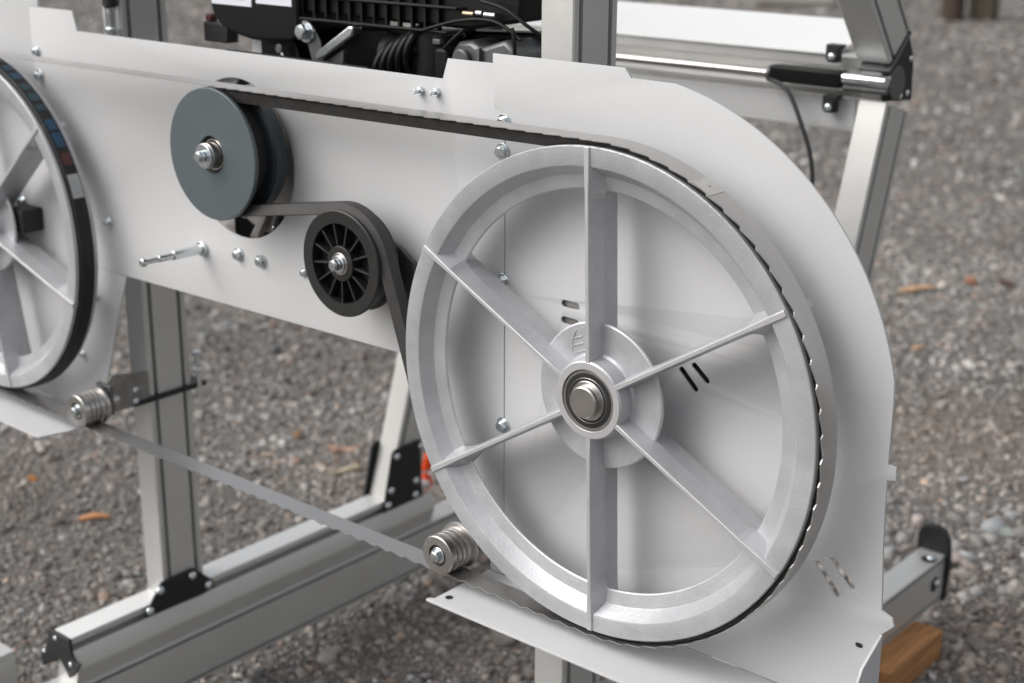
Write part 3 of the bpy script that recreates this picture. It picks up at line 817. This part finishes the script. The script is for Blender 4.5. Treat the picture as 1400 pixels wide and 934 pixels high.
obj('shaft_sleeve', ring(0.0085, 0.0150, -0.0085, 0.012, 0.0008, 64), M['steel'], pu)
wa = obj('washer', disc(0.0148, -0.0125, -0.0090, 0.001, 48), M['zinc'], pu)
b = obj('bolt', BOLT, None, pu, 0.0005); b.location = (0, -0.0100, 0); b.scale = (0.95, 1.3, 0.95); b.rotation_euler = (0, 0.2, 0)
obj('shaft', disc(0.0084, -0.0080, 0.13, 0.0005, 32), M['steel'], pu)

# ================================================================ IDLER PULLEY
idl = empty('idler_pulley', (I_C[0], 0, I_C[1]), 'small black ribbed idler pulley under the drive belt', 'pulley')
obj('rim', lathe([(0.0455, 0.0045), (0.0592, 0.0040), (0.0606, 0.0050), (0.0606, 0.0072), (0.0545, 0.0085), (0.0545, 0.0335), (0.0590, 0.035), (0.0590, 0.0375), (0.0455, 0.0375)], 96), M['plastic'], idl, ang=0.45)
obj('web', ring(0.012, 0.0452, 0.0185, 0.0215, 0.0003), M['plastic'], idl)
obj('hub', lathe([(0.0125, 0.0040), (0.0192, 0.0040), (0.0200, 0.0048), (0.0205, 0.0190), (0.0125, 0.0190)], 64), M['plastic'], idl)
r0 = obj('rib', prism([(0.0195, -0.0011), (0.0462, -0.0011), (0.0462, 0.0011), (0.0195, 0.0011)], 0.0060, 0.0190, 'y'), M['plastic'], idl, 0.0003)
for k in range(13):
    rr = r0 if k == 0 else dup(r0, idl)
    rr.rotation_euler = (0, 2 * PI * k / 13 + 0.12, 0)
obj('bearing', ring(0.0062, 0.0126, 0.0030, 0.018, 0.0005), M['steel'], idl)
wa = obj('washer', disc(0.0098, 0.0005, 0.0028, 0.0005, 32), M['zinc'], idl)
b = obj('bolt', BOLT, None, idl, 0.0005); b.location = (0, 0.0025, 0); b.scale = (0.95, 1.2, 0.95)
arm = empty('tension_arm', (I_C[0], 0.048, I_C[1]), 'dark grey tension arm behind the idler pulley and drive belt', 'tension arm')
obj('bar', prism([(-0.03, -0.03), (0.0, -0.037), (0.045, -0.050), (0.068, -0.048), (0.072, 0.004), (0.05, 0.018), (0.0, 0.034), (-0.03, 0.02)], 0.0, 0.006, 'y'), mat('dark_grey_paint', (0.035, 0.035, 0.036), 0, 0.45, var=0.1), arm, 0.001)
obj('spacer', disc(0.012, -0.012, 0.0, 0.001, 24), M['zinc'], arm)

# ================================================================ GUIDE ROLLERS
def roller(c, label):
    rl = empty('guide_roller', (c[0], -0.004, c[1]), label, 'guide roller', 'grooved blade guide rollers')
    prof = [(0.0135, 0.0), (0.0236, 0.0), (0.0245, 0.0008)]
    y = 0.0
    for yg in (0.0105, 0.0185, 0.0265):
        prof += [(0.0245, yg - 0.0018), (0.0222, yg - 0.0010), (0.0222, yg + 0.0010), (0.0245, yg + 0.0018)]
    prof += [(0.0245, 0.0345), (0.0238, 0.0352), (0.0238, 0.0365), (0.0285, 0.0372), (0.0290, 0.038), (0.0290, 0.0415), (0.0282, 0.0425), (0.0135, 0.0425), (0.0135, 0.006), (0.0128, 0.006)]
    obj('roller_body', lathe(prof, 72), M['steel'], rl, ang=0.5)
    obj('seal', ring(0.0100, 0.0134, 0.0022, 0.006, 0.0004, 48), M['rubber'], rl)
    obj('washer', disc(0.0100, 0.0005, 0.004, 0.0006, 32), M['zinc'], rl)
    b = obj('bolt', BOLT, None, rl, 0.0005); b.location = (0, 0.0022, 0); b.rotation_euler = (0, 0.25, 0)
    obj('axle', disc(0.009, 0.0425, 0.072, 0.0006, 24), M['steel'], rl)
    rl.scale = (RS, RS, RS)
    return rl
rl = roller(roll_R, 'grooved steel guide roller on the blade just left of the large right wheel')
obj('bracket', prism([(-0.014, -0.014), (0.014, -0.014), (0.05, -0.004), (0.05, 0.02), (-0.014, 0.014)], 0.0655, 0.0685, 'y'), M['greycast'], rl, 0.001)
rl2 = roller(roll_L, 'grooved steel guide roller on the blade below the left wheel')
obj('bracket', prism([(0.050, 0.026), (0.066, 0.040), (0.130, 0.030), (0.130, -0.022), (0.045, -0.020)], -0.004, 0.002, 'x'), M['engcast'], rl2, 0.001)
obj('bracket', box(-0.018, 0.018, 0.049, 0.055, -0.016, 0.030), M['greycast'], rl2, 0.001)
for y_, z_ in ((0.105, 0.006), (0.104, -0.012)):
    b = add_screw(rl2, 0.0025, y_, z_, FACE_X, 0.9)

# ================================================================ ENGINE behind the housing
en = empty('engine', (-0.48, 0.3, 0.2), 'black petrol engine behind the top edge of the white housing', 'engine')
def eadd(name, bm, m, bev=0.0, parent=None, ang=0.6):
    o = obj(name, bm, m, parent or en, bev, ang=ang)
    if parent is None: off(o, en.location)
    return o
Y0 = 0.150
ab = [(-0.748, 0.46), (-0.742, 0.350), (-0.737, 0.326), (-0.730, 0.308), (-0.716, 0.298), (-0.690, 0.2885), (-0.660, 0.2840), (-0.640, 0.2835), (-0.585, 0.287), (-0.568, 0.295), (-0.566, 0.46)]
box_ = eadd('air_box', prism(ab, Y0, Y0 + 0.16, 'y'), M['gloss'], 0.004)
for x0, x1, z0 in ((-0.731, -0.653, 0.3248), (-0.644, -0.578, 0.3300)):
    lb = eadd('label_plate', box(x0, x1, Y0 - 0.0012, Y0 - 0.0002, z0, z0 + 0.06), M['label'])
    for k in range(3):
        eadd('print_line', box(x0 + 0.008, x1 - 0.012, Y0 - 0.0016, Y0 - 0.00125, z0 + 0.008 + 0.009 * k, z0 + 0.0105 + 0.009 * k), M['print'], parent=lb)
        lb.children[-1].matrix_parent_inverse = Matrix.Identity(4)
# recoil shroud with ribbed grille
eadd('shroud', prism([(-0.575, 0.322), (-0.30, 0.322), (-0.225, 0.335), (-0.215, 0.46), (-0.575, 0.46)], Y0 + 0.012, Y0 + 0.075, 'y'), M['satin'], 0.004)
eadd('crankcase', prism([(-0.645, 0.06), (-0.60, 0.30), (-0.225, 0.32), (-0.215, 0.10), (-0.25, 0.06)], Y0 + 0.055, Y0 + 0.085, 'y'), M['satin'], 0.004)
for z, xa, xb in ((0.3165, -0.579, -0.325), (0.3440, -0.560, -0.310)):
    eadd('grille_rail', tube([(xa, Y0 + 0.004, z), (xb, Y0 + 0.004, z + 0.001), (xb + 0.02, Y0 + 0.03, z + 0.003)], 0.0021, 10), M['satin'])
for k in range(12):
    x = -0.568 + 0.0205 * k
    eadd('grille_rib', box(x, x + 0.003, Y0 + 0.006, Y0 + 0.0115, 0.3165, 0.375), M['satin'])
# mounting strap with bolt
b = obj('bolt', BOLT, None, en, 0.0005); b.location = (-0.561 + 0.48, Y0 + 0.008 - 0.3, 0.301 - 0.2); b.scale = (1.3, 1.6, 1.3)
obj('washer', WASH, None, b)
eadd('strap', prism([(-0.570, 0.306), (-0.553, 0.309), (-0.540, 0.29), (-0.532, 0.25), (-0.55, 0.25), (-0.560, 0.28)], Y0 + 0.0085, Y0 + 0.012, 'y'), M['greycast'], 0.001)
eadd('silver_lever', prism([(-0.531, 0.2690), (-0.471, 0.3030), (-0.469, 0.3140), (-0.476, 0.3145), (-0.535, 0.2790), (-0.536, 0.271)], Y0 - 0.004, Y0 + 0.012, 'y'), M['zinc'], 0.002)
eadd('lever_pad', prism([(-0.535, 0.240), (-0.50, 0.240), (-0.497, 0.285), (-0.531, 0.268)], Y0 + 0.006, Y0 + 0.016, 'y'), M['greycast'], 0.002)
# bellows intake hose
for k in range(5):
    a = 0.25 * k
    pts = [(-0.440 + 0.013 * k + 0.010 * math.cos(t_), Y0 + 0.012 + 0.024 - 0.032 * math.sin(t_ * 1.0), 0.268 + 0.006 * k + 0.030 * math.cos(t_)) for t_ in np.linspace(0.2, PI - 0.2, 14)]
    eadd('hose_ring', tube(pts, 0.0048, 8), M['satin'])
eadd('hose_core', disc(0.028, -0.45, -0.37, 0.004, 24, (0, Y0 + 0.04, 0.280), 'x'), M['satin'])
eadd('filter_canister', disc(0.030, 0.20, 0.312, 0.004, 32, (-0.362, Y0 + 0.036, 0), 'z'), M['satin'])
eadd('carburettor_box', box(-0.342, -0.322, Y0 + 0.0, Y0 + 0.04, 0.24, 0.300), M['satin'], 0.004)
eadd('hose_clip', box(-0.348, -0.336, Y0 + 0.004, Y0 + 0.012, 0.303, 0.309), M['greycast'], 0.001)
cv = eadd('valve_cover', prism([(-0.318, 0.25), (-0.318, 0.298), (-0.310, 0.309), (-0.290, 0.311), (-0.276, 0.304), (-0.262, 0.309), (-0.240, 0.316), (-0.226, 0.305), (-0.222, 0.25)], Y0 + 0.004, Y0 + 0.06, 'y'), M['greycast'], 0.005)
eadd('cover_boss', disc(0.012, Y0 - 0.004, Y0 + 0.004, 0.002, 24, (-0.300, 0, 0.290)), M['greycast'])
eadd('cover_rib', box(-0.277, -0.272, Y0 - 0.002, Y0 + 0.004, 0.26, 0.305), M['greycast'], 0.001)
for x0, x1, z in ((-0.279, -0.270, 0.3425), (-0.267, -0.251, 0.3415)):
    eadd('chrome_stud', disc(0.0030, x0, x1, 0.0005, 14, (0, Y0 + 0.002, z), 'x'), M['zinc'])
eadd('brass_jet', disc(0.0028, -0.300, -0.284, 0.0005, 12, (0, Y0 + 0.004, 0.3405), 'x'), M['copper'])
for pts in ([(-0.36, 0.152, 0.318), (-0.30, 0.15, 0.333), (-0.25, 0.15, 0.335), (-0.215, 0.152, 0.318)],
            [(-0.27, 0.15, 0.356), (-0.235, 0.148, 0.350), (-0.205, 0.15, 0.334), (-0.19, 0.16, 0.322)],
            [(-0.326, 0.15, 0.300), (-0.312, 0.149, 0.311), (-0.295, 0.15, 0.324)],
            [(-0.226, 0.15, 0.33), (-0.221, 0.148, 0.315), (-0.222, 0.15, 0.29)]):
    eadd('wire', tube(smooth_path(pts, 6), 0.0022, 8), M['satin'])
eadd('spark_lead', tube([(-0.214, 0.148, 0.30), (-0.212, 0.148, 0.27)], 0.0035, 10), M['zinc'])
eadd('mount_bracket', prism([(-0.700, 0.20), (-0.690, 0.2875), (-0.668, 0.2835), (-0.645, 0.24), (-0.645, 0.20)], Y0 + 0.03, Y0 + 0.034, 'y'), M['plate'], 0.001)
eadd('mount_leg', prism([(-0.662, 0.20), (-0.664, 0.284), (-0.60, 0.29), (-0.57, 0.20)], Y0 + 0.02, Y0 + 0.05, 'y'), M['satin'], 0.002)
eadd('coil', disc(0.006, Y0 + 0.004, Y0 + 0.012, 0.001, 20, (-0.612, 0, 0.276)), M['greycast'])
eadd('clip_ring', tube(smooth_path([(-0.604, Y0, 0.255), (-0.600, Y0, 0.272), (-0.596, Y0, 0.255)], 6), 0.0016, 8), M['zinc'])
# clutch cover seen through the pulley opening
eadd('clutch_cover', disc(0.094, 0.092, 0.14, 0.006, 64, (-0.575, 0, 0.150)), M['engcast'])
eadd('cover_shield', prism([(-0.66, 0.225), (-0.612, 0.262), (-0.590, 0.262), (-0.63, 0.205)], 0.078, 0.081, 'y'), M['plate'], 0.0005)
eadd('cover_boss', disc(0.014, 0.080, 0.092, 0.002, 24, (-0.520, 0, 0.215)), M['engcast'])
eadd('cover_rib', prism([(-0.60, 0.05), (-0.575, 0.085), (-0.565, 0.083), (-0.585, 0.05)], 0.083, 0.092, 'y'), M['engcast'], 0.001)
eadd('cover_rib', prism([(-0.562, 0.05), (-0.548, 0.085), (-0.540, 0.083), (-0.55, 0.05)], 0.083, 0.092, 'y'), M['satin'], 0.001)
eadd('cover_plate', prism([(-0.70, 0.02), (-0.44, 0.02), (-0.44, 0.27), (-0.70, 0.27)], 0.141, 0.146, 'y'), M['satin'], 0.002)
for a in range(0, 360, 40):
    s = add_screw(en, -0.575 + 0.48 + 0.086 * math.cos(R_(a)), 0.092 - 0.3, 0.150 - 0.2 + 0.086 * math.sin(R_(a)), s=0.9)

# small fitting beside the left post top
t = empty('limit_switch', (-0.80, 0.215, 0.285), 'small black switch with red cap beside the left post behind the housing', 'switch')
obj('body', box(-0.022, 0.028, -0.01, 0.01, -0.02, 0.006), M['black'], t, 0.002)
obj('cap', disc(0.008, 0.006, 0.012, 0.001, 20, (0.012, 0, 0), 'z'), M['zinc'], t)
obj('button', box(-0.022, -0.010, -0.006, 0.006, 0.0062, 0.016), M['red'], t, 0.002)
t = empty('hose_fitting', (-0.905, 0.11, 0.30), 'clear and black hose fitting on the front of the left post top', 'hose fitting')
obj('collar', disc(0.010, 0.012, 0.05, 0.002, 20, (0.012, -0.002, 0), 'z'), M['black'], t)
obj('barrel', lathe([(0, -0.05), (0.007, -0.05), (0.007, -0.022), (0.009, -0.02), (0.009, -0.016), (0.007, -0.014), (0.007, 0.008), (0.009, 0.0115), (0, 0.0115)], 20, (0.012, -0.002, 0), 'z', False), M['zinc'], t)

# ================================================================ GROUND OBJECTS
def block(loc, label, rz=0.0):
    o = obj('wood_block', box(-0.045, 0.06, -0.10, 0.09, 0, 0.054), M['wood'], None, 0.002)
    o.location = loc; o.rotation_euler = (0, 0, rz)
    return tag(o, label, 'wood block', 'timber blocks under the rails')
block((-0.125, 1.00, GZ), 'short sawn pine block under the rear end of the right aluminium rail')
block((-0.905, 1.00, GZ), 'short sawn pine block under the rear end of the left aluminium rail')
block((-0.905, -0.55, GZ), 'short sawn pine block under the front end of the left aluminium rail')
block((-0.125, -0.55, GZ), 'short sawn pine block under the front end of the right aluminium rail')

t = empty('ratchet_strap_handle', (-0.93, 0.742, -0.5645), 'orange and white plastic handle lying behind the black gusset of the left rear leg', 'handle')
obj('grip', disc(0.016, -0.010, 0.010, 0.004, 28, (0.0, 0, 0.012)), M['orange'], t)
obj('lower_grip', disc(0.016, -0.010, 0.010, 0.004, 28, (-0.006, 0, -0.028)), M['orange'], t)
obj('sleeve', prism([(-0.026, 0.002), (-0.014, 0.004), (-0.016, -0.034), (-0.030, -0.044), (-0.038, -0.03)], -0.014, -0.002, 'y'), M['paleend'], t, 0.002)
# a further profile end at the lower left corner
t = empty('spare_profile', (-1.1, -0.3, -0.645), 'end of a spare aluminium profile in the lower left corner', 'aluminium profile')
o = obj('profile', prism([(-1.10, -0.72), (-1.10, -0.645), (-1.045, -0.645), (-1.045, -0.648), (-1.050, -0.650), (-1.050, -0.655), (-1.045, -0.657), (-1.045, -0.735), (-1.10, -0.735)], -0.9, -0.045, 'y'), M['alu'], t, 0.001); off(o, t.location)

def peg(px, py, h, rx, ry, m, name, label):
    bm = bmesh.new(); n = 10
    prism([(rx * (1 + .06 * math.sin(3 * k)) * math.cos(2 * PI * k / n), ry * math.sin(2 * PI * k / n)) for k in range(n)], 0, h, 'z', bm)
    o = obj(name, bm, m, None, 0.01); o.location = (px, py, GZ)
    return tag(o, label, 'wooden post')
t = peg(-4.56, 10.9, 0.9, 0.10, 0.10, M['darkwood'], 'wooden_post', 'dark brown wooden post standing far off on the gravel at top right')
t = peg(-4.40, 11.15, 0.9, 0.13, 0.11, M['greywood'], 'wooden_post', 'weathered grey wooden post right behind the dark brown one')
o = obj('log', disc(0.16, -0.36, 0.36, 0.02, 24, (0, 0, 0.15), 'x'), M['paleend'])
o.location = (-6.1, 11.0, GZ); o.rotation_euler = (0, 0, 0.4); tag(o, 'pale peeled log lying far off beyond the cross beam', 'log')

# larger single stones
def stone(name, x, y, l, wd, h, c, rz, label, seed):
    rng = random.Random(seed)
    bm = bmesh.new(); bmesh.ops.create_icosphere(bm, subdivisions=2, radius=1.0)
    cuts = [(Vector((rng.uniform(-1, 1), rng.uniform(-1, 1), rng.uniform(-0.6, 1))).normalized(), rng.uniform(0.55, 0.85)) for _ in range(7)]
    for v in bm.verts:
        for n_, d_ in cuts:
            k = v.co.dot(n_) - d_
            if k > 0: v.co -= n_ * k * 0.9
        v.co *= 1 + rng.uniform(-0.04, 0.04)
        v.co.x *= l / 2; v.co.y *= wd / 2; v.co.z *= h / 2
    o = obj(name, bm, mat('stone_surface', c, 0, 0.85, var=0.22, vscale=60, bump=0.4, bscale=250), None, ang=0.35)
    o.location = (x, y, GZ + h * 0.30); o.rotation_euler = (rng.uniform(-.15, .15), rng.uniform(-.15, .15), rz)
    return tag(o, label, 'stone', 'larger stones on the gravel')
stone('stone', -1.413, 0.592, 0.034, 0.028, 0.028, (0.36, 0.31, 0.29), 0.4, 'rounded pale pinkish stone just right of the left post foot', 1)
stone('stone', -0.660, 0.649, 0.052, 0.040, 0.030, (0.24, 0.22, 0.20), 0.8, 'flat grey stone half hidden below the white tray edge', 2)
stone('stone', -0.173, 1.630, 0.046, 0.038, 0.022, (0.30, 0.32, 0.29), 0.7, 'pale greenish flat stone near the right edge above the end cap', 3)
stone('stone', -0.165, 1.400, 0.052, 0.034, 0.022, (0.34, 0.32, 0.28), 0.5, 'long beige stone lying right of the black rail end cap', 4)
stone('stone', -0.060, 1.400, 0.040, 0.036, 0.036, (0.46, 0.42, 0.38), 1.1, 'upright whitish stone at the right edge of the picture', 5)
stone('stone', -0.125, 1.315, 0.030, 0.024, 0.022, (0.50, 0.50, 0.47), 0.2, 'small white stone just below the long beige stone', 6)
stone('stone', -0.030, 1.160, 0.046, 0.036, 0.028, (0.19, 0.17, 0.155), 0.9, 'dull dark grey stone right of the orange pine block', 7)
stone('stone', -0.235, 1.560, 0.022, 0.016, 0.012, (0.50, 0.46, 0.41), 0.4, 'small cream chip of stone behind the black end cap', 8)
stone('stone', -0.640, 0.890, 0.040, 0.026, 0.024, (0.40, 0.36, 0.31), 0.6, 'beige stone between the right guide roller and the white tray', 9)
stone('stone', -0.200, 1.455, 0.034, 0.030, 0.024, (0.36, 0.31, 0.29), 0.1, 'pinkish grey stone touching the side of the black end cap', 10)
# wood chips, bark and leaves dropped on the gravel
def chip(name, x, y, l, wd, th, rz, c, label, seed, cat='wood chip', lift=0.004):
    rng = random.Random(seed); n = 9
    bm = bmesh.new(); top = []; bot = []
    for side in (1, -1):
        for k in (range(n) if side == 1 else range(n - 1, -1, -1)):
            u = k / (n - 1) - 0.5
            ww = wd / 2 * (1 - (abs(u) * 2) ** 3 * 0.75) * (0.7 + 0.6 * rng.random())
            z = 0.25 * wd * math.sin(u * 3.1 + seed) + rng.uniform(-1, 1) * th * 0.2
            top.append(bm.verts.new((u * l, side * ww, z + th))); bot.append(bm.verts.new((u * l, side * ww * 0.9, z)))
    m2 = 2 * n
    for k in range(n - 1):
        bm.faces.new((top[k], top[k + 1], top[m2 - 2 - k], top[m2 - 1 - k]))
        bm.faces.new((bot[k + 1], bot[k], bot[m2 - 1 - k], bot[m2 - 2 - k]))
    for k in range(m2):
        bm.faces.new((top[k], bot[k], bot[(k + 1) % m2], top[(k + 1) % m2]))
    o = obj(name, bm, mat('chip_wood', c, 0, 0.75, var=0.3, vscale=30, stretch=(1, 5, 5), bump=0.3, bscale=150), None)
    o.location = (x, y, GZ + lift); o.rotation_euler = (rng.uniform(-.2, .2), rng.uniform(-.15, .15), rz)
    return tag(o, label, cat, 'wood chips and bark scattered on the gravel')
TAN, PINK, ORG, RED, DRK = (0.50, 0.32, 0.19), (0.42, 0.26, 0.19), (0.50, 0.235, 0.10), (0.34, 0.16, 0.10), (0.12, 0.07, 0.055)
chip('wood_chip', -1.105, 3.145, 0.125, 0.024, 0.010, 0.95, TAN, 'long tan splinter of wood lying right of the white housing panel', 1)
chip('bark_piece', -1.010, 3.330, 0.040, 0.034, 0.014, 0.5, RED, 'reddish bark piece right of the long tan splinter', 2, 'bark')
chip('bark_piece', -0.925, 3.400, 0.050, 0.026, 0.014, 0.4, DRK, 'dark brown bark piece beyond the reddish one at the right edge', 3, 'bark')
chip('wood_chip', -1.135, 2.860, 0.050, 0.016, 0.006, -0.3, PINK, 'thin pinkish chip touching the outline of the white housing panel', 4)
chip('wood_chip', -1.502, 1.069, 0.068, 0.026, 0.009, 0.75, PINK, 'broad pinkish bark strip left of the white leg', 5)
chip('wood_chip', -1.405, 0.985, 0.070, 0.016, 0.008, 1.3, (0.42, 0.36, 0.25), 'straw coloured splinter close to the white leg', 6)
chip('wood_chip', -1.637, 1.053, 0.018, 0.020, 0.014, 0.2, TAN, 'small cube like tan chip on the grey gravel above the blade', 7)
chip('wood_chip', -1.612, 0.479, 0.060, 0.016, 0.006, 0.95, ORG, 'bright orange splinter left of the left post', 8)
chip('dry_leaf', -1.885, 0.510, 0.020, 0.018, 0.003, 0.3, (0.36, 0.14, 0.03), 'small brown orange leaf under the left white tray', 9, 'leaf')
chip('wood_chip', -1.490, 0.555, 0.030, 0.010, 0.005, 0.9, ORG, 'tiny orange splinter right against the left post', 10)
chip('wood_chip', -1.460, 0.960, 0.030, 0.014, 0.007, 0.2, (0.48, 0.40, 0.33), 'small whitish chip below the broad pinkish bark strip', 11)
chip('wood_chip', -0.760, 0.815, 0.020, 0.014, 0.008, 0.6, ORG, 'small orange chip just below the aluminium rail near the right roller', 12)
chip('wood_chip', -0.845, 2.610, 0.030, 0.020, 0.006, 0.4, (0.42, 0.27, 0.15), 'small square tan chip on the gravel right of the panel', 13)
chip('wood_chip', -1.600, 0.930, 0.030, 0.008, 0.005, 0.75, (0.50, 0.38, 0.28), 'pale sliver of wood left of the small pinkish chip above the blade', 14)
chip('wood_chip', -1.530, 0.950, 0.020, 0.012, 0.007, 0.3, PINK, 'small pinkish chip just above the saw blade', 15)
